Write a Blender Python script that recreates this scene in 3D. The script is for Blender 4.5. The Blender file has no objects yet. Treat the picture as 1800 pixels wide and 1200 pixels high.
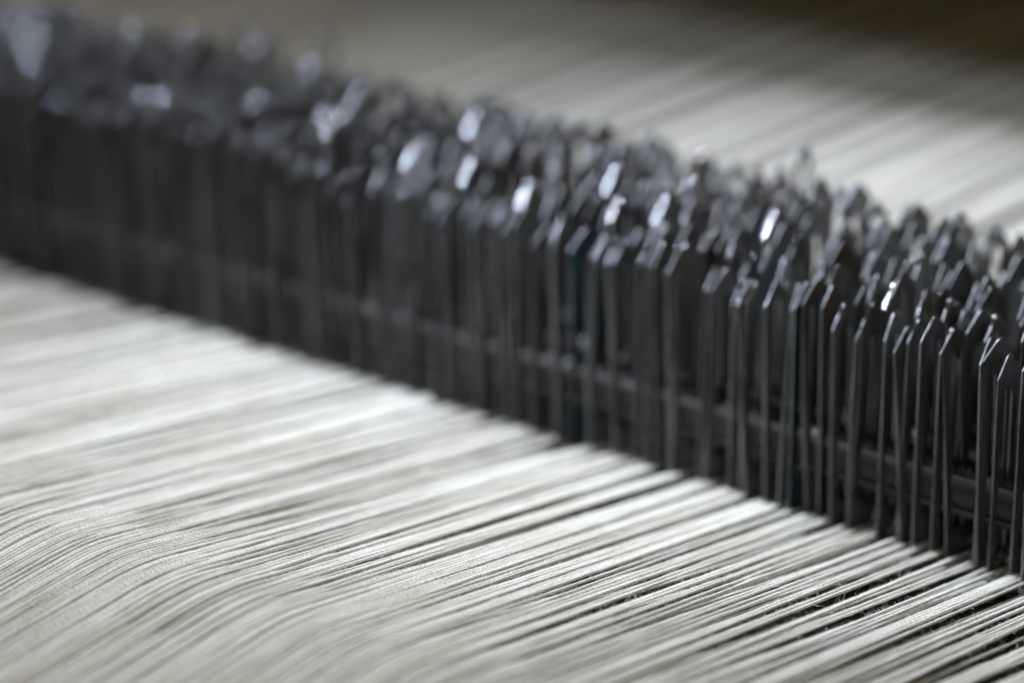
import bpy, bmesh, math, random
import numpy as np
from mathutils import Vector, Matrix

rnd = random.Random(11)
nrng = np.random.default_rng(5)
sc = bpy.context.scene
COL = sc.collection

# ------------------------------------------------------------------ camera
# world: X runs along the rows of droppers (right end of the picture is +X), Y along the warp away
# from the camera, Z up.  The origin is at the foot of the front row; metres.
cam_d = bpy.data.cameras.new("camera")
cam = bpy.data.objects.new("camera", cam_d)
COL.objects.link(cam)
sc.camera = cam
cam_d.sensor_width = 36.0
cam_d.lens = 100.0
cam_d.clip_start = 0.01
cam_d.clip_end = 20.0
PITCH, YAW = math.radians(20.6), math.radians(40.3)
fwd = Vector((-math.sin(YAW) * math.cos(PITCH), math.cos(YAW) * math.cos(PITCH), -math.sin(PITCH)))
right = Vector((math.cos(YAW), math.sin(YAW), 0))
up = right.cross(fwd)
ROLL = math.radians(0.8)
right, up = right * math.cos(ROLL) - up * math.sin(ROLL), up * math.cos(ROLL) + right * math.sin(ROLL)
cam_pos = -(fwd * 0.602 + right * 0.0963 - up * 0.049)
cam.matrix_world = Matrix.Translation(cam_pos) @ Matrix((right, up, -fwd)).transposed().to_4x4()
cam_d.dof.use_dof = True
cam_d.dof.focus_distance = 0.576
cam_d.dof.aperture_fstop = 4.8
cam_d.dof.aperture_blades = 0

# ------------------------------------------------------------------ world and lamps
world = bpy.data.worlds.new("World")
sc.world = world
world.use_nodes = True
bg = world.node_tree.nodes["Background"]
bg.inputs[0].default_value = (1.0, 0.79, 0.38, 1)
bg.inputs[1].default_value = 0.158


def area(name, loc, target, size, size_y, power, color, spread=180):
    d = bpy.data.lights.new(name, "AREA")
    d.shape = "RECTANGLE"
    d.size, d.size_y, d.energy, d.color = size, size_y, power, color
    d.spread = math.radians(spread)
    o = bpy.data.objects.new(name, d)
    COL.objects.link(o)
    o.location = loc
    o.rotation_euler = (Vector(target) - Vector(loc)).to_track_quat("-Z", "Y").to_euler()
    return o


# a long narrow light high to the left (its reflection makes the glints on the shoulders) and an added one overhead, narrowed to a pool so the corners darken
key = area("hall_strip_light", (-1.20, -0.62, 1.15), (-0.15, 0.13, 0.0), 1.0, 0.018, 1.22, (0.75, 0.84, 1.0), 42)
kz = (key.location - Vector((-0.15, 0.13, 0.0))).normalized()
kx = Vector((-0.73, 0.05, -0.37))
kx = (kx - kz * kx.dot(kz)).normalized()
key.matrix_world = Matrix.Translation(key.location) @ Matrix((kx, kz.cross(kx), kz)).transposed().to_4x4()
area("overhead_pool_light", (-0.70, 0.0, 1.3), (-0.13, 0.065, 0.0), 0.26, 0.20, 1.07, (0.81, 0.87, 1.0), 21)

sc.view_settings.view_transform = "Standard"
sc.view_settings.look = "None"
sc.view_settings.exposure = 0.0
sc.view_settings.gamma = 1.0
sc.view_settings.use_curve_mapping = False
sc.cycles.max_bounces = 8

MM = 0.001

# ------------------------------------------------------------------ materials


def mat(name):
    m = bpy.data.materials.new(name)
    m.use_nodes = True
    nt = m.node_tree
    return m, nt, nt.nodes["Principled BSDF"]


def node(nt, kind, **kw):
    n = nt.nodes.new(kind)
    for k, v in kw.items():
        setattr(n, k, v)
    return n


def ramp(nt, stops):
    r = node(nt, "ShaderNodeValToRGB")
    e = r.color_ramp.elements
    while len(e) < len(stops):
        e.new(0.5)
    for i, (p, c) in enumerate(stops):
        e[i].position = p
        e[i].color = (*c, 1)
    return r


def cotton_material():
    m, nt, b = mat("cotton_yarn")
    L = nt.links.new
    tc = node(nt, "ShaderNodeTexCoord")
    oi = node(nt, "ShaderNodeObjectInfo")
    no = node(nt, "ShaderNodeTexNoise")
    no.inputs["Scale"].default_value = 60
    no.inputs["Detail"].default_value = 3
    L(tc.outputs["Object"], no.inputs["Vector"])
    r = ramp(nt, [(0.25, (0.76, 0.74, 0.665)), (0.7, (0.86, 0.85, 0.80))])
    L(no.outputs["Fac"], r.inputs["Fac"])
    mix = node(nt, "ShaderNodeMix", data_type="RGBA", blend_type="MULTIPLY")
    rr = ramp(nt, [(0.0, (0.90, 0.885, 0.84)), (0.5, (0.98, 0.98, 0.97)), (1.0, (1.0, 1.0, 1.0))])
    L(oi.outputs["Random"], rr.inputs["Fac"])
    mix.inputs[0].default_value = 1.0
    L(r.outputs["Color"], mix.inputs[6])
    L(rr.outputs["Color"], mix.inputs[7])
    L(mix.outputs[2], b.inputs["Base Color"])
    b.inputs["Roughness"].default_value = 0.85
    b.inputs["Specular IOR Level"].default_value = 0.05
    b.inputs["Sheen Weight"].default_value = 0.25
    b.inputs["Sheen Roughness"].default_value = 0.5
    # ply twist: stripes that run round the yarn (uv.x = turns along it, uv.y = round it)
    sep = node(nt, "ShaderNodeSeparateXYZ")
    L(tc.outputs["UV"], sep.inputs[0])
    add = node(nt, "ShaderNodeMath", operation="ADD")
    L(sep.outputs[0], add.inputs[0])
    L(sep.outputs[1], add.inputs[1])
    mul = node(nt, "ShaderNodeMath", operation="MULTIPLY")
    L(add.outputs[0], mul.inputs[0])
    mul.inputs[1].default_value = 4 * math.pi
    sn = node(nt, "ShaderNodeMath", operation="SINE")
    L(mul.outputs[0], sn.inputs[0])
    n2 = node(nt, "ShaderNodeTexNoise")
    n2.inputs["Scale"].default_value = 2200
    n2.inputs["Detail"].default_value = 2
    L(tc.outputs["Object"], n2.inputs["Vector"])
    a2 = node(nt, "ShaderNodeMath", operation="MULTIPLY_ADD")
    L(n2.outputs["Fac"], a2.inputs[0])
    a2.inputs[1].default_value = 4.0
    L(sn.outputs[0], a2.inputs[2])
    bu = node(nt, "ShaderNodeBump")
    bu.inputs["Strength"].default_value = 0.6
    bu.inputs["Distance"].default_value = 0.00007
    L(a2.outputs[0], bu.inputs["Height"])
    L(bu.outputs["Normal"], b.inputs["Normal"])
    return m


def steel_material(name, dark, light, rough=(0.25, 0.5), metallic=1.0, tint=None):
    m, nt, b = mat(name)
    L = nt.links.new
    tc = node(nt, "ShaderNodeTexCoord")
    oi = node(nt, "ShaderNodeObjectInfo")
    va = node(nt, "ShaderNodeVectorMath", operation="ADD")
    L(tc.outputs["Object"], va.inputs[0])
    L(oi.outputs["Random"], va.inputs[1])
    no = node(nt, "ShaderNodeTexNoise")
    no.inputs["Scale"].default_value = 220
    no.inputs["Detail"].default_value = 5
    no.inputs["Roughness"].default_value = 0.65
    mp = node(nt, "ShaderNodeMapping")
    mp.inputs["Scale"].default_value = (2.2, 2.2, 0.22)
    L(va.outputs[0], mp.inputs["Vector"])
    L(mp.outputs[0], no.inputs["Vector"])
    r = ramp(nt, [(0.3, dark), (0.72, light)])
    L(no.outputs["Fac"], r.inputs["Fac"])
    mix = node(nt, "ShaderNodeMix", data_type="RGBA", blend_type="MULTIPLY")
    rr = ramp(nt, [(0.0, (0.62, 0.58, 0.52)), (0.12, (0.80, 0.80, 0.80)), (0.6, (0.95, 0.97, 1.0)), (1.0, (1.2, 1.22, 1.28))])
    L(oi.outputs["Random"], rr.inputs["Fac"])
    mix.inputs[0].default_value = 1.0
    L(r.outputs["Color"], mix.inputs[6])
    L(rr.outputs["Color"], mix.inputs[7])
    # brown specks of wear
    n3 = node(nt, "ShaderNodeTexNoise")
    n3.inputs["Scale"].default_value = 900
    L(va.outputs[0], n3.inputs["Vector"])
    r3 = ramp(nt, [(0.66, (0, 0, 0)), (0.74, (1, 1, 1))])
    L(n3.outputs["Fac"], r3.inputs["Fac"])
    m3 = node(nt, "ShaderNodeMix", data_type="RGBA")
    L(r3.outputs["Color"], m3.inputs[0])
    L(mix.outputs[2], m3.inputs[6])
    m3.inputs[7].default_value = (0.10, 0.075, 0.055, 1)
    L(m3.outputs[2], b.inputs["Base Color"])
    b.inputs["Metallic"].default_value = metallic
    mr = node(nt, "ShaderNodeMapRange")
    mr.inputs["To Min"].default_value = rough[0]
    mr.inputs["To Max"].default_value = rough[1]
    L(no.outputs["Fac"], mr.inputs["Value"])
    L(mr.outputs[0], b.inputs["Roughness"])
    bu = node(nt, "ShaderNodeBump")
    bu.inputs["Strength"].default_value = 0.25
    bu.inputs["Distance"].default_value = 0.00005
    L(n3.outputs["Fac"], bu.inputs["Height"])
    L(bu.outputs["Normal"], b.inputs["Normal"])
    return m


def plain_material(name, c1, c2, scale, rough, bump=0.0):
    m, nt, b = mat(name)
    L = nt.links.new
    tc = node(nt, "ShaderNodeTexCoord")
    no = node(nt, "ShaderNodeTexNoise")
    no.inputs["Scale"].default_value = scale
    no.inputs["Detail"].default_value = 6
    L(tc.outputs["Object"], no.inputs["Vector"])
    r = ramp(nt, [(0.3, c1), (0.7, c2)])
    L(no.outputs["Fac"], r.inputs["Fac"])
    L(r.outputs["Color"], b.inputs["Base Color"])
    b.inputs["Roughness"].default_value = rough
    if bump:
        bu = node(nt, "ShaderNodeBump")
        bu.inputs["Distance"].default_value = bump
        L(no.outputs["Fac"], bu.inputs["Height"])
        L(bu.outputs["Normal"], b.inputs["Normal"])
    return m


COTTON = cotton_material()
STEEL = steel_material("dropper_steel", (0.095, 0.094, 0.093), (0.33, 0.33, 0.332), metallic=0.72)
STEEL_TEAL = steel_material("blued_teal_steel", (0.06, 0.12, 0.14), (0.11, 0.20, 0.23))
STEEL_RUST = steel_material("rusted_steel", (0.13, 0.10, 0.075), (0.26, 0.20, 0.15), rough=(0.4, 0.7))
EDGE = steel_material("bright_worn_edge", (0.09, 0.09, 0.093), (0.35, 0.352, 0.36), rough=(0.10, 0.26))
SHINY = steel_material("bright_plated_edge", (0.74, 0.75, 0.78), (0.86, 0.87, 0.9), rough=(0.05, 0.10))
ent = EDGE.node_tree
geo = node(ent, "ShaderNodeNewGeometry")
pn = node(ent, "ShaderNodeTexNoise")
pn.inputs["Scale"].default_value = 130
pn.inputs["Detail"].default_value = 1
ent.links.new(geo.outputs["Position"], pn.inputs["Vector"])
pr = node(ent, "ShaderNodeMapRange")
pr.inputs["From Min"].default_value = 0.50
pr.inputs["From Max"].default_value = 0.60
pr.inputs["To Min"].default_value = 0.44
pr.inputs["To Max"].default_value = 0.07
ent.links.new(pn.outputs["Fac"], pr.inputs["Value"])
ent.links.new(pr.outputs[0], ent.nodes["Principled BSDF"].inputs["Roughness"])
BAR_STEEL = steel_material("worn_bar_steel", (0.03, 0.029, 0.028), (0.07, 0.068, 0.064), rough=(0.3, 0.55))
BAR_PLATE = plain_material("brown_insulating_strip", (0.012, 0.010, 0.008), (0.03, 0.024, 0.02), 150, 0.55)
BED = plain_material("painted_loom_bed", (0.055, 0.05, 0.045), (0.11, 0.10, 0.09), 40, 0.6, 0.0005)
LINT = plain_material("grey_lint", (0.42, 0.40, 0.35), (0.6, 0.58, 0.52), 300, 0.95)
ROD_STEEL = plain_material("worn_rod_paint", (0.16, 0.15, 0.13), (0.24, 0.23, 0.20), 80, 0.6)

# ------------------------------------------------------------------ helpers


def tag(o, label=None, cat=None, group=None, kind=None):
    if label:
        o["label"] = label
    if cat:
        o["category"] = cat
    if group:
        o["group"] = group
    if kind:
        o["kind"] = kind
    return o


def link(name, me, m=None, parent=None):
    if m is not None and not me.materials:
        me.materials.append(m)
    o = bpy.data.objects.new(name, me)
    COL.objects.link(o)
    if parent:
        o.parent = parent
    return o


def empty(name, loc):
    o = bpy.data.objects.new(name, None)
    COL.objects.link(o)
    o.location = loc
    o.empty_display_size = 0.01
    return o


def mesh_np(name, verts, faces, smooth=False, uv=None):
    """faces: (n,k) int array, or a list of such arrays"""
    if not isinstance(faces, list):
        faces = [faces]
    me = bpy.data.meshes.new(name)
    nv = len(verts)
    loops = np.concatenate([f.ravel() for f in faces]).astype(np.int32)
    tot = np.concatenate([np.full(len(f), f.shape[1], np.int32) for f in faces])
    start = np.concatenate([[0], np.cumsum(tot)[:-1]]).astype(np.int32)
    me.vertices.add(nv)
    me.vertices.foreach_set("co", np.asarray(verts, np.float32).ravel())
    me.loops.add(len(loops))
    me.loops.foreach_set("vertex_index", loops)
    me.polygons.add(len(tot))
    me.polygons.foreach_set("loop_start", start)
    me.polygons.foreach_set("loop_total", tot)
    if smooth:
        me.polygons.foreach_set("use_smooth", np.ones(len(tot), bool))
    if uv is not None:
        l = me.uv_layers.new(name="twist")
        l.data.foreach_set("uv", np.asarray(uv, np.float32).ravel())
    me.update(calc_edges=True)
    me.validate()
    return me


def box_np(x0, x1, y0, y1, z0, z1):
    v = np.array([(x, y, z) for z in (z0, z1) for y in (y0, y1) for x in (x0, x1)], float)
    f = np.array([(0, 2, 3, 1), (4, 5, 7, 6), (0, 1, 5, 4), (2, 6, 7, 3), (0, 4, 6, 2), (1, 3, 7, 5)])
    return v, f


def join_np(parts):
    vs, fs, n = [], [], 0
    for v, f in parts:
        vs.append(v)
        fs.append(f + n)
        n += len(v)
    return np.concatenate(vs), np.concatenate(fs)


# ------------------------------------------------------------------ the loom bed below (setting)
bed = link("loom_bed", mesh_np("loom_bed", *box_np(-2.5, 1.2, -1.6, 3.0, -0.12, -0.055)), BED)
tag(bed, "dark painted loom bed seen between the threads, dusted with lint", None, None, "structure")
wall = link("hall_wall", mesh_np("hall_wall", *box_np(-4.5, 1.5, 3.0, 3.1, -1.0, 2.5)),
            plain_material("dim_hall_wall", (0.10, 0.085, 0.06), (0.16, 0.14, 0.10), 3, 0.9))
tag(wall, "dim brown wall of the hall behind the loom", None, None, "structure")

# ------------------------------------------------------------------ warp threads
PITCH_X = 0.86 * MM
X_RIGHT, X_LEFT, X_FAR = 0.046, -0.322, -0.66
N_NEAR = int((X_RIGHT - X_LEFT) / PITCH_X)
N_ALL = int((X_RIGHT - X_FAR) / PITCH_X)
ROD_Y, ROD_Z = -0.133, 0.0190
ROWS_Y = [6.5 * MM + k * 13.0 * MM for k in range(5)]
Y_BACK = 1.35
KINK_Y = 0.024

# bunching: the yarns are drawn together where they enter the droppers
x_rod = X_RIGHT - np.arange(N_ALL) * PITCH_X - np.minimum(np.arange(N_ALL), 80) * 0.16 * MM
x_drop = x_rod.copy()
i = 0
while i < N_ALL:
    n = rnd.choice([5, 7, 8, 10, 11, 14])
    j = min(N_ALL, i + n)
    c = x_rod[i:j].mean()
    x_drop[i:j] += (c - x_rod[i:j]) * rnd.uniform(0.22, 0.42)
    k = i
    while k < j:
        q = min(j, k + rnd.choice([2, 3, 4, 5]))
        cc = x_drop[k:q].mean()
        x_drop[k:q] += (cc - x_drop[k:q]) * rnd.uniform(0.3, 0.6)
        k = q
    i = j
x_rod += nrng.normal(0, 0.09 * MM, N_ALL)
i = 0
while i < N_ALL:                      # small clumps also where they cross the rod
    j = min(N_ALL, i + rnd.choice([2, 3, 4, 5, 6, 8]))
    c = x_rod[i:j].mean()
    x_rod[i:j] += (c - x_rod[i:j]) * rnd.uniform(0.0, 0.16)
    i = j
x_back = x_rod.copy()
i = 0
while i < N_ALL:                      # and looser bands where they run back to the beam
    j = min(N_ALL, i + rnd.choice([6, 10, 14, 22]))
    c = x_back[i:j].mean()
    x_back[i:j] += (c - x_back[i:j]) * rnd.uniform(0.05, 0.5)
    i = j
z_drop = np.array([rnd.uniform(-0.6, 0.5) if rnd.random() < 0.62 else rnd.uniform(-6.0, -1.5) for _ in range(N_ALL)]) * MM - 1.9 * MM
z_rod = np.array([rnd.choice([0.0, 0.0, 0.2, -0.25, -0.4]) for _ in range(N_ALL)]) * MM
x_fell = x_rod + nrng.normal(0, 0.08 * MM, N_ALL)
radius = np.clip(nrng.normal(0.345, 0.03, N_ALL), 0.27, 0.44) * MM


def thread_centre(i, y):
    """centre line of yarn i at the positions y (array)"""
    x = np.empty_like(y)
    z = np.empty_like(y)
    f = y < ROD_Y
    m = (y >= ROD_Y) & (y < KINK_Y)
    d = (y >= KINK_Y) & (y < 0.066)
    b = y >= 0.066
    t = (ROD_Y - y[f]) / 0.25
    x[f] = x_rod[i] + (x_fell[i] - x_rod[i]) * t
    z[f] = -(ROD_Y - y[f]) * math.tan(math.radians(6.0))
    t = (y[m] - ROD_Y) / (KINK_Y - ROD_Y)
    x[m] = x_rod[i] + (x_drop[i] - x_rod[i]) * t
    z[m] = -(ROD_Z - z_drop[i]) * t
    x[d] = x_drop[i]
    z[d] = z_drop[i] - ROD_Z
    t = np.clip((y[b] - 0.066) / 0.16, 0, 1)
    x[b] = x_drop[i] + (x_back[i] - x_drop[i]) * t
    z[b] = z_drop[i] * (1 - t) - ROD_Z
    # the rod gives a round bend instead of a corner
    w = 0.009
    k = np.clip(1 - np.abs(y - ROD_Y) / w, 0, 1)
    z -= k * k * w * 0.055
    return x, z + ROD_Z + z_rod[i] * np.exp(-((y - ROD_Y) / 0.03) ** 2)


def thread_arrays(i, near):
    ya = -0.30 if near else -0.05
    if near:
        y = np.concatenate([np.arange(ya, -0.004, 0.0016 if i < 300 else 0.003), np.arange(-0.004, 0.066, 0.005),
                            np.geomspace(0.066, Y_BACK, 16)])
        S = 7 if i < 300 else 5
    else:
        y = np.concatenate([np.linspace(ya, 0.066, 10), np.geomspace(0.07, Y_BACK, 14)])
        S = 5
    x, z = thread_centre(i, y)
    n = len(y)
    if near:                                    # yarn is never dead straight or even
        ph = nrng.uniform(0, 6.28, 6)
        x = x + 0.02 * MM * (np.sin(y * 260 + ph[0]) + 0.6 * np.sin(y * 610 + ph[1]))
        z = z + 0.02 * MM * (np.sin(y * 300 + ph[2]) + 0.6 * np.sin(y * 540 + ph[3]))
        rr = radius[i] * (1 + 0.07 * np.sin(y * 420 + ph[4]) + 0.05 * nrng.normal(0, 1, n))
        for _ in range(rnd.choice([0, 0, 1, 2])):   # slubs
            yc = nrng.uniform(-0.28, -0.01)
            rr = rr * (1 + nrng.uniform(0.2, 0.5) * np.exp(-((y - yc) / 0.004) ** 2))
    else:
        rr = np.full(n, radius[i])
    a = np.arange(S) / S * 2 * math.pi
    V = np.empty((n, S, 3))
    V[:, :, 0] = x[:, None] + rr[:, None] * np.cos(a)[None]
    V[:, :, 1] = y[:, None]
    V[:, :, 2] = z[:, None] + rr[:, None] * np.sin(a)[None]
    idx = np.arange(n * S).reshape(n, S)
    A, B = idx[:-1], idx[1:]
    F = np.stack([A, B, np.roll(B, -1, 1), np.roll(A, -1, 1)], -1).reshape(-1, 4)
    turns = y / (nrng.uniform(1.9, 3.1) * MM) + nrng.uniform(0, 1) + 0.5 * np.sin(y * 90)
    u0 = np.repeat(turns[:-1, None], S, 1)
    u1 = np.repeat(turns[1:, None], S, 1)
    v0 = np.repeat((np.arange(S) / S)[None], n - 1, 0)
    v1 = v0 + 1.0 / S
    UV = np.stack([np.stack([u0, v0], -1), np.stack([u1, v0], -1), np.stack([u1, v1], -1), np.stack([u0, v1], -1)], 2)
    return V.reshape(-1, 3), F, UV.reshape(-1, 2), (x, y, z, rr)


def fuzz_arrays(path, base, count):
    """stray fibres standing off the yarn: each is two narrow bent triangles"""
    x, y, z, rr = path
    k = nrng.integers(5, 180, count)
    an = nrng.uniform(-0.5, math.pi + 0.5, count)
    root = np.stack([x[k] + rr[k] * np.cos(an) * 0.9, y[k] + nrng.uniform(-8e-4, 8e-4, count), z[k] + rr[k] * np.sin(an) * 0.9], -1)
    out = np.stack([np.cos(an), nrng.normal(0, 1.1, count), np.sin(an)], -1)
    out /= np.linalg.norm(out, axis=1)[:, None]
    ln = nrng.gamma(2.0, 0.36, count)[:, None] * MM
    out2 = out + nrng.normal(0, 0.7, (count, 3))
    mid = root + out * ln * 0.55
    tip = mid + out2 * ln * 0.45
    side = np.cross(out, nrng.normal(0, 1, (count, 3)))
    side /= np.linalg.norm(side, axis=1)[:, None] + 1e-9
    w = 0.026 * MM
    V = np.stack([root - side * w, root + side * w, mid + side * w, mid - side * w, tip], 1)
    b = base + np.arange(count)[:, None] * 5
    Q = b + np.array([[0, 1, 2, 3]])
    T = b + np.array([[3, 2, 4]])
    return V.reshape(-1, 3), Q, T


def ordinal(n):
    s = "th" if 10 <= n % 100 <= 20 else {1: "st", 2: "nd", 3: "rd"}.get(n % 10, "th")
    return f"{n}{s}"


for i in range(300):
    V, F, UV, path = thread_arrays(i, True)
    fv, q, t = fuzz_arrays(path, len(V), 1000 if i < 280 else 150)
    V = np.concatenate([V, fv])
    UV = np.concatenate([UV, np.zeros((q.size + t.size, 2))])
    me = mesh_np("warp_thread", V, [F, q, t], True, UV)
    o = link("warp_thread", me, COTTON)
    look = "thick" if radius[i] > 0.36 * MM else ("thin" if radius[i] < 0.325 * MM else "fuzzy")
    sag = " sagging" if z_drop[i] < -3.4 * MM else ""
    tag(o, f"{look}{sag} off-white warp thread, {ordinal(i + 1)} counted from the lower right corner", "thread",
        "warp threads running through the droppers")

parts, uvs, n = [], [], 0
for i in range(300, N_ALL):
    V, F, UV, _ = thread_arrays(i, i < N_NEAR)
    parts.append((V, F))
    uvs.append(UV)
V, F = join_np(parts)
o = link("far_warp_threads", mesh_np("far_warp_threads", V, F, True, np.concatenate(uvs)), COTTON)
tag(o, "blurred mass of pale warp threads toward the left end of the droppers", "threads", None, "stuff")

# ------------------------------------------------------------------ the rod that lifts the warp


def cylinder_x(x0, x1, y, z, r, seg=48):
    a = np.arange(seg) / seg * 2 * math.pi
    ring = lambda x: np.stack([np.full(seg, x), y + r * np.cos(a), z + r * np.sin(a)], -1)
    V = np.concatenate([ring(x0), ring(x1)])
    k = np.arange(seg)
    F = np.stack([k, (k + 1) % seg, (k + 1) % seg + seg, k + seg], -1)
    return V, F


rod = link("lease_rod", mesh_np("lease_rod", *cylinder_x(-0.9, 0.25, ROD_Y, ROD_Z - 8.2 * MM, 5.5 * MM), smooth=True), ROD_STEEL)
tag(rod, "round steel rod under the ridge where the warp threads bend", "rod")

# ------------------------------------------------------------------ droppers
W, LEG, TH = 9.8 * MM, 3.1 * MM, 0.46 * MM


def dropper_mesh(top, shoulder, apex, leg, bottom=-24 * MM, bend=0.0, wave=0.0, cap=1.5):
    """thin steel strip in the YZ plane: long slot, shoulders cut at 45 degrees, a blunt rounded peak"""
    h = W / 2
    zs = top - shoulder
    outer, inner = [], []
    s0 = -h + leg
    slot_top = top - leg * cap
    zi = slot_top - (h - leg) * (shoulder / (h - apex)) * 0.9
    zb = 6 * MM
    # matching rings of outer and inner points, from bottom left up, over and down
    levels = [zb + (min(zs, zi) - zb) * t for t in (0, .15, .3, .45, .6, .75, .9)]
    for z in levels:
        outer.append((-h, z)); inner.append((s0, z))
    outer.append((-h, zs)); inner.append((s0, zi))
    outer.append(((-h - 1.083 * apex) / 2, (zs + top - .5 * apex) / 2)); inner.append((s0 * .5 - apex * .2, (zi + slot_top) / 2 + .1 * MM))
    for a in (150, 120, 90, 60, 30):
        ca, sa = math.cos(math.radians(a)), math.sin(math.radians(a))
        outer.append((apex * 1.25 * ca, top - apex * 1.0 + apex * 1.0 * sa))
        inner.append((apex * .6 * ca, slot_top - apex * .5 + apex * .5 * sa))
    outer.append(((h + 1.083 * apex) / 2, (zs + top - .5 * apex) / 2)); inner.append((-s0 * .5 + apex * .2, (zi + slot_top) / 2 + .1 * MM))
    outer.append((h, zs)); inner.append((-s0, zi))
    for z in reversed(levels):
        outer.append((h, z)); inner.append((-s0, z))
    n = len(outer)
    P = outer + inner
    F2 = [(k, k + 1, n + k + 1, n + k) for k in range(n - 1)]
    # solid foot below the slot, pierced by the thread eye further down (hidden under the warp)
    b0 = len(P)
    P += [(-h, bottom), (s0, bottom), (-s0, bottom), (h, bottom)]
    F2 += [(b0, 0, n, b0 + 1), (b0 + 1, n, 2 * n - 1, b0 + 2), (b0 + 2, 2 * n - 1, n - 1, b0 + 3)]
    P = np.array(P)
    m = len(P)
    off = bend * ((P[:, 1] - 10 * MM) / (40 * MM)) ** 2 * MM + wave * np.sin(P[:, 1] / (9 * MM)) * MM
    V = np.concatenate([np.stack([off + TH / 2, P[:, 0], P[:, 1]], -1), np.stack([off - TH / 2, P[:, 0], P[:, 1]], -1)])
    F = [tuple(reversed(f)) for f in F2] + [tuple(q + m for q in f) for f in F2]
    RIM_START.append(len(F))
    loop = list(range(n)) + [b0 + 3, b0 + 2, b0 + 1, b0]
    for a, b in zip(loop, loop[1:] + loop[:1]):
        F.append((a, b, b + m, a + m))
    loop = list(range(n, 2 * n))
    for a, b in zip(loop, loop[1:] + loop[:1]):
        F.append((b, a, a + m, b + m))
    me = mesh_np("dropper", V, np.array(F))
    return me, V, np.array(F)


KINDS = []
RIM_START = []
for top, sh, ap, leg, bend, wave, cap in [
    (51, 4.8, 1.0, 2.7, 0.0, 0.0, 1.4), (51, 4.6, 1.1, 2.6, 0.35, 0.0, 1.9), (51, 5.0, 0.9, 2.8, -0.4, 0.0, 1.5),
    (51, 4.2, 1.3, 2.7, 0.0, 0.12, 2.6), (51, 4.7, 1.1, 2.4, 0.8, 0.0, 1.5), (51, 4.5, 1.2, 2.9, -0.9, -0.1, 2.1),
]:
    KINDS.append(dropper_mesh(top * MM, sh * MM, ap * MM, leg * MM, bend=bend, wave=wave, cap=cap))
meshes = {}
final = {}
for mname, m in (("plain", STEEL), ("teal", STEEL_TEAL), ("rust", STEEL_RUST), ("shiny", STEEL)):
    for k, (me, V, F) in enumerate(KINDS):
        c = me.copy()
        c.name = "dropper"
        c.materials.append(m)
        c.materials.append(SHINY if mname == "shiny" else EDGE)
        nface = len(F)
        mi = np.zeros(nface, np.int32)
        mi[RIM_START[k]:] = 1
        c.polygons.foreach_set("material_index", mi)
        bm = bmesh.new()          # rounded edges, as rolled strip has
        bm.from_mesh(c)
        if mname == "shiny":      # these few are of thicker strip
            for v in bm.verts:
                v.co.x *= 1.9
        es = [e for e in bm.edges if len(e.link_faces) == 2 and e.link_faces[0].material_index != e.link_faces[1].material_index]
        bmesh.ops.bevel(bm, geom=es, offset=(0.3 if mname == "shiny" else 0.15) * MM, segments=2, affect="EDGES", material=1, profile=0.5, clamp_overlap=True)
        for f in bm.faces:
            f.smooth = f.material_index == 1
        for e in bm.edges:
            if len(e.link_faces) == 2 and (e.link_faces[0].normal.angle(e.link_faces[1].normal, 0) > 0.6 or e.link_faces[0].material_index != e.link_faces[1].material_index):
                e.smooth = False
        if mname in ("plain", "shiny"):      # plain triangles of it for the far cluster
            b2 = bm.copy()
            bmesh.ops.triangulate(b2, faces=b2.faces[:])
            b2.verts.index_update()
            final[mname, k] = (np.array([v.co[:] for v in b2.verts]), np.array([[v.index for v in f.verts] for f in b2.faces]),
                        np.array([f.material_index for f in b2.faces], np.int32), np.array([f.smooth for f in b2.faces]))
            b2.free()
        bm.to_mesh(c)
        bm.free()
        meshes[mname, k] = c

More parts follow.
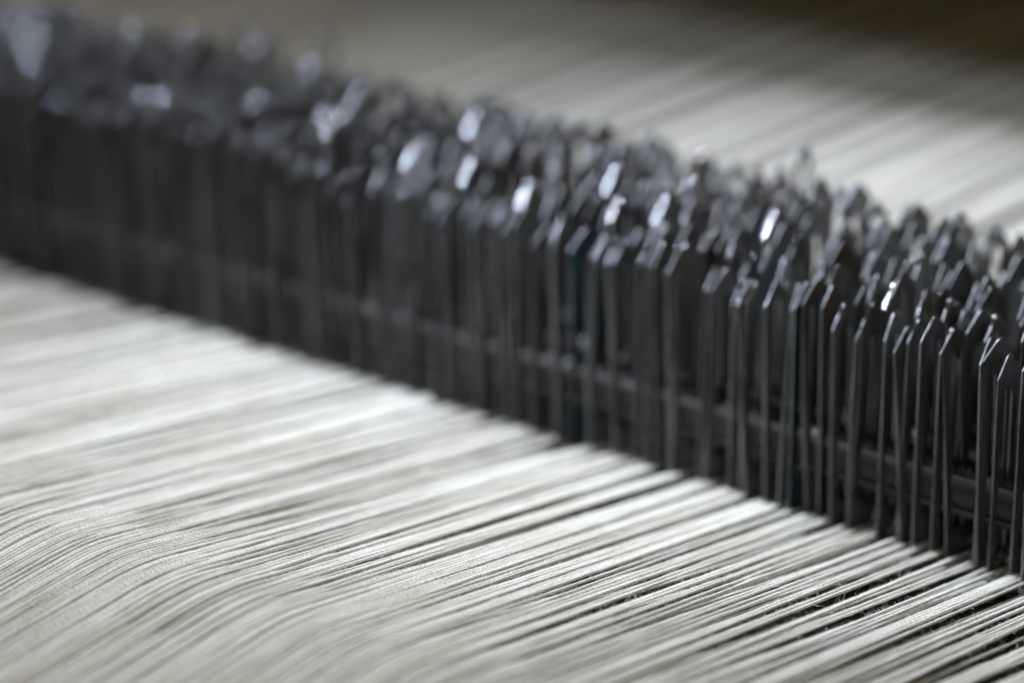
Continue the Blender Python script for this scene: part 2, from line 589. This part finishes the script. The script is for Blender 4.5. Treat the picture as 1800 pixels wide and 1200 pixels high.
ROW_WORD = ["front", "second", "third", "fourth", "rear"]
count = [0] * 5
far_parts = []
order = []
while len(order) < N_ALL:
    p = [0, 3, 1, 4, 2]
    if rnd.random() < 0.35:
        a, b = rnd.sample(range(5), 2)
        p[a], p[b] = p[b], p[a]
    order += p
protos = {k: None for k in meshes}
TEAL_AT = {(0, 26), (0, 43), (1, 31)}
single = 0
row_drift = [rnd.uniform(0, 6.28) for _ in range(5)]
X_DROP_END = -0.375
x_seat = np.arange(X_RIGHT, X_DROP_END, -0.74 * MM)
x_seat = np.interp(x_seat + nrng.normal(0, 0.2 * MM, len(x_seat)), x_rod[::-1], x_drop[::-1])
order = order + order[3:] + order
for i in range(len(x_seat)):
    xd = x_seat[i]
    if xd < X_DROP_END:
        break
    r = order[i]
    count[r] += 1
    c = count[r]
    dz = 1.0 * math.sin(i * 0.11 + row_drift[r]) + rnd.gauss(0, 1.1)
    tall = False
    if r >= 3 and rnd.random() < 0.06:
        dz += rnd.uniform(5, 11)
        tall = True
    elif rnd.random() < 0.06:
        dz -= rnd.uniform(2, 5)
    dz += 0.9 * r + 4.0 * min(1.0, max(0.0, -xd / 0.15))
    lean = math.radians(rnd.gauss(0, 1.0) if rnd.random() < 0.72 else rnd.uniform(-3.6, 3.6))
    yaw = math.radians(rnd.gauss(-1, 8))
    pitch = math.radians(rnd.gauss(0, 0.8))
    kind = rnd.choice([0, 0, 1, 2, 3, 4, 5])
    mt = "plain"
    if (r, c) in TEAL_AT:
        mt = "teal"
    elif rnd.random() < 0.035:
        mt = "rust"
    elif r >= 1 and rnd.random() < (0.045 if xd > -0.06 else 0.12) and xd < -0.01:
        mt = "shiny"
        dz += 1.5
        lean, yaw, pitch = lean * 0.5, yaw * 0.4, pitch * 0.6
    loc = Vector((xd + rnd.gauss(0, 0.25) * MM, ROWS_Y[r] + rnd.gauss(0, 0.7) * MM, dz * MM))
    rot = Matrix.Rotation(lean, 4, "Y") @ Matrix.Rotation(pitch, 4, "X") @ Matrix.Rotation(yaw, 4, "Z")
    if single >= 300:
        V, F, MI, SM = final["shiny" if mt == "shiny" else "plain", kind]
        MI = MI * (2 if mt == "shiny" else 1)
        M = np.array(Matrix.Translation(loc) @ rot)
        far_parts.append((V @ M[:3, :3].T + M[:3, 3], F, MI, SM))
        continue
    single += 1
    key = (mt, kind)
    if protos[key] is None:
        o = link("dropper", meshes[key])
        protos[key] = o
    else:
        o = protos[key].copy()
        COL.objects.link(o)
    o.matrix_world = Matrix.Translation(loc) @ rot
    colour = {"plain": "grey steel", "teal": "teal-tinted steel", "rust": "brown rusty steel", "shiny": "bright-edged thick steel"}[mt]
    trait = ""
    if tall:
        trait = ", standing tall"
    elif math.degrees(lean) > 1.6:
        trait = ", leaning right"
    elif math.degrees(lean) < -1.6:
        trait = ", leaning left"
    tag(o, f"{colour} dropper, {ordinal(c)} from the right end of the {ROW_WORD[r]} row{trait}", "dropper",
        "steel droppers standing in rows on the warp")
if far_parts:
    V, F = join_np([p[:2] for p in far_parts])
    me = mesh_np("far_droppers", V, F)
    me.materials.append(STEEL)
    me.materials.append(EDGE)
    me.materials.append(SHINY)
    me.polygons.foreach_set("material_index", np.concatenate([p[2] for p in far_parts]))
    me.polygons.foreach_set("use_smooth", np.concatenate([p[3] for p in far_parts]))
    o = link("far_droppers", me)
    tag(o, "blurred cluster of dark droppers at the far left end of the rows", "droppers", None, "stuff")

# ------------------------------------------------------------------ toothed contact bars through the slots
for r, y in enumerate(ROWS_Y):
    b = empty("contact_bar", (0, y, 0))
    tag(b, f"brown and steel toothed bar through the slots of the {ROW_WORD[r]} row of droppers", "bar",
        "toothed bars carrying the droppers")
    x0, x1 = -0.45, 0.12
    V, F = join_np([box_np(x0, x1, -1.5 * MM, -0.9 * MM, 10 * MM, 19 * MM), box_np(x0, x1, 0.9 * MM, 1.5 * MM, 10 * MM, 19 * MM),
                    box_np(x0, x1, -0.9 * MM, 0.9 * MM, 10.002 * MM, 11 * MM)])
    link("rail", mesh_np("rail", V, F), BAR_PLATE, b)
    # serrated inner strip: a comb of small teeth along the top
    nt_ = int((x1 - x0) / (2.0 * MM))
    xs = np.repeat(np.linspace(x0, x1, nt_ + 1), 2)[1:-1]
    zs = np.tile([19.6, 21.0], len(xs) // 2 + 1)[: len(xs)] * MM
    bot = np.stack([xs, np.full_like(xs, 0), np.full_like(xs, 11.5 * MM)], -1)
    topv = np.stack([xs, np.full_like(xs, 0), zs], -1)
    m = len(xs)
    P = np.concatenate([bot, topv])
    Fq = np.stack([np.arange(m - 1), np.arange(1, m), np.arange(1, m) + m, np.arange(m - 1) + m], -1)
    A = P + np.array([0, -0.5 * MM, 0])
    B = P + np.array([0, 0.5 * MM, 0])
    V = np.concatenate([A, B])
    cap = np.stack([np.arange(m - 1) + m, np.arange(1, m) + m, np.arange(1, m) + 3 * m, np.arange(m - 1) + 3 * m], -1)
    F = np.concatenate([Fq, Fq[:, ::-1] + 2 * m, cap])
    link("toothed_strip", mesh_np("toothed_strip", V, F), BAR_STEEL, b)
    V, F = join_np([box_np(x0, x1, -2.0 * MM, -1.502 * MM, 16.5 * MM, 18 * MM), box_np(x0, x1, -2.0 * MM, -1.502 * MM, 10.4 * MM, 11.6 * MM)])
    link("edge_bead", mesh_np("edge_bead", V, F), BAR_PLATE, b)

# cross supports under the droppers
for k, y in enumerate((-0.012, 0.078)):
    rail = empty("support_rail", (0, y, 0))
    tag(rail, ["dark steel rail below the threads in front of the front dropper row", "dark steel rail below the threads behind the rear dropper row"][k], "rail")
    link("web", mesh_np("web", *box_np(-0.6, 0.2, -2 * MM, 2 * MM, -0.055, -0.030)), BED, rail)
    link("flange", mesh_np("flange", *box_np(-0.6, 0.2, -5 * MM, 5 * MM, -0.030, -0.027)), BAR_STEEL, rail)

# ------------------------------------------------------------------ lint lying on the bed
cnt = 5200
ctr = np.stack([nrng.uniform(-0.10, 0.08, 90), nrng.uniform(-0.12, 0.0, 90), np.full(90, -0.050)], -1)
c = ctr[nrng.integers(0, 90, cnt)] + nrng.normal(0, 1, (cnt, 3)) * np.array([0.006, 0.006, 0.0022])
d = nrng.normal(0, 1, (cnt, 3)) * np.array([1, 1, 0.5])
d /= np.linalg.norm(d, axis=1)[:, None]
ln = nrng.uniform(1.5, 5, cnt)[:, None] * MM
sd = np.cross(d, nrng.normal(0, 1, (cnt, 3)))
sd /= np.linalg.norm(sd, axis=1)[:, None]
mid = c + d * ln * .5
tip = mid + (d + nrng.normal(0, .6, (cnt, 3))) * ln * .5
w = 0.03 * MM
V = np.stack([c - sd * w, c + sd * w, mid + sd * w, mid - sd * w, tip], 1).reshape(-1, 3)
b_ = np.arange(cnt)[:, None] * 5
o = link("lint", mesh_np("lint", V, [b_ + np.array([[0, 1, 2, 3]]), b_ + np.array([[3, 2, 4]])]), LINT)
tag(o, "loose grey lint fluff lying below the threads at lower right", "lint", None, "stuff")

# ------------------------------------------------------------------ panel added above the view's top edge to shade the back warp
SHADE_BOARD = plain_material("brown_shade_board", (0.30, 0.22, 0.11), (0.42, 0.32, 0.17), 12, 0.7)  # saturated brown, for warm bounce under the added panel
blocker = empty("shade_panel", (-0.4, 0.86, 0.105))
tag(blocker, "added brown panel, out of view, that shades the warp behind the droppers", "shade panel")
link("panel", mesh_np("panel", *box_np(-1.6, 1.3, -0.57, 0.05, 0, 0.012)), SHADE_BOARD, blocker)
link("front_lip", mesh_np("front_lip", *box_np(-1.6, 1.3, -0.585, -0.5701, -0.02, 0.03)), BAR_STEEL, blocker)

# ------------------------------------------------------------------ lint caught where the threads enter the droppers
cnt = 5200
nc = 150
cx = nrng.uniform(-0.26, 0.04, nc)
ctr = np.stack([cx, nrng.uniform(-0.012, 0.004, nc), np.full(nc, 0.0)], -1)
ctr[:, 2] = 1.2 * MM - ctr[:, 1] * 0.14
c = ctr[nrng.integers(0, nc, cnt)] + nrng.normal(0, 1, (cnt, 3)) * np.array([0.0011, 0.0016, 0.0006])
d = nrng.normal(0, 1, (cnt, 3))
d /= np.linalg.norm(d, axis=1)[:, None]
ln = nrng.uniform(0.5, 2.2, cnt)[:, None] * MM
sd = np.cross(d, nrng.normal(0, 1, (cnt, 3)))
sd /= np.linalg.norm(sd, axis=1)[:, None]
mid = c + d * ln * .5
tip = mid + (d + nrng.normal(0, .8, (cnt, 3))) * ln * .5
w = 0.016 * MM
V = np.stack([c - sd * w, c + sd * w, mid + sd * w, mid - sd * w, tip], 1).reshape(-1, 3)
b_ = np.arange(cnt)[:, None] * 5
o = link("lint", mesh_np("lint", V, [b_ + np.array([[0, 1, 2, 3]]), b_ + np.array([[3, 2, 4]])]), LINT)
tag(o, "fine pale lint caught where the threads enter the front droppers", "lint", None, "stuff")
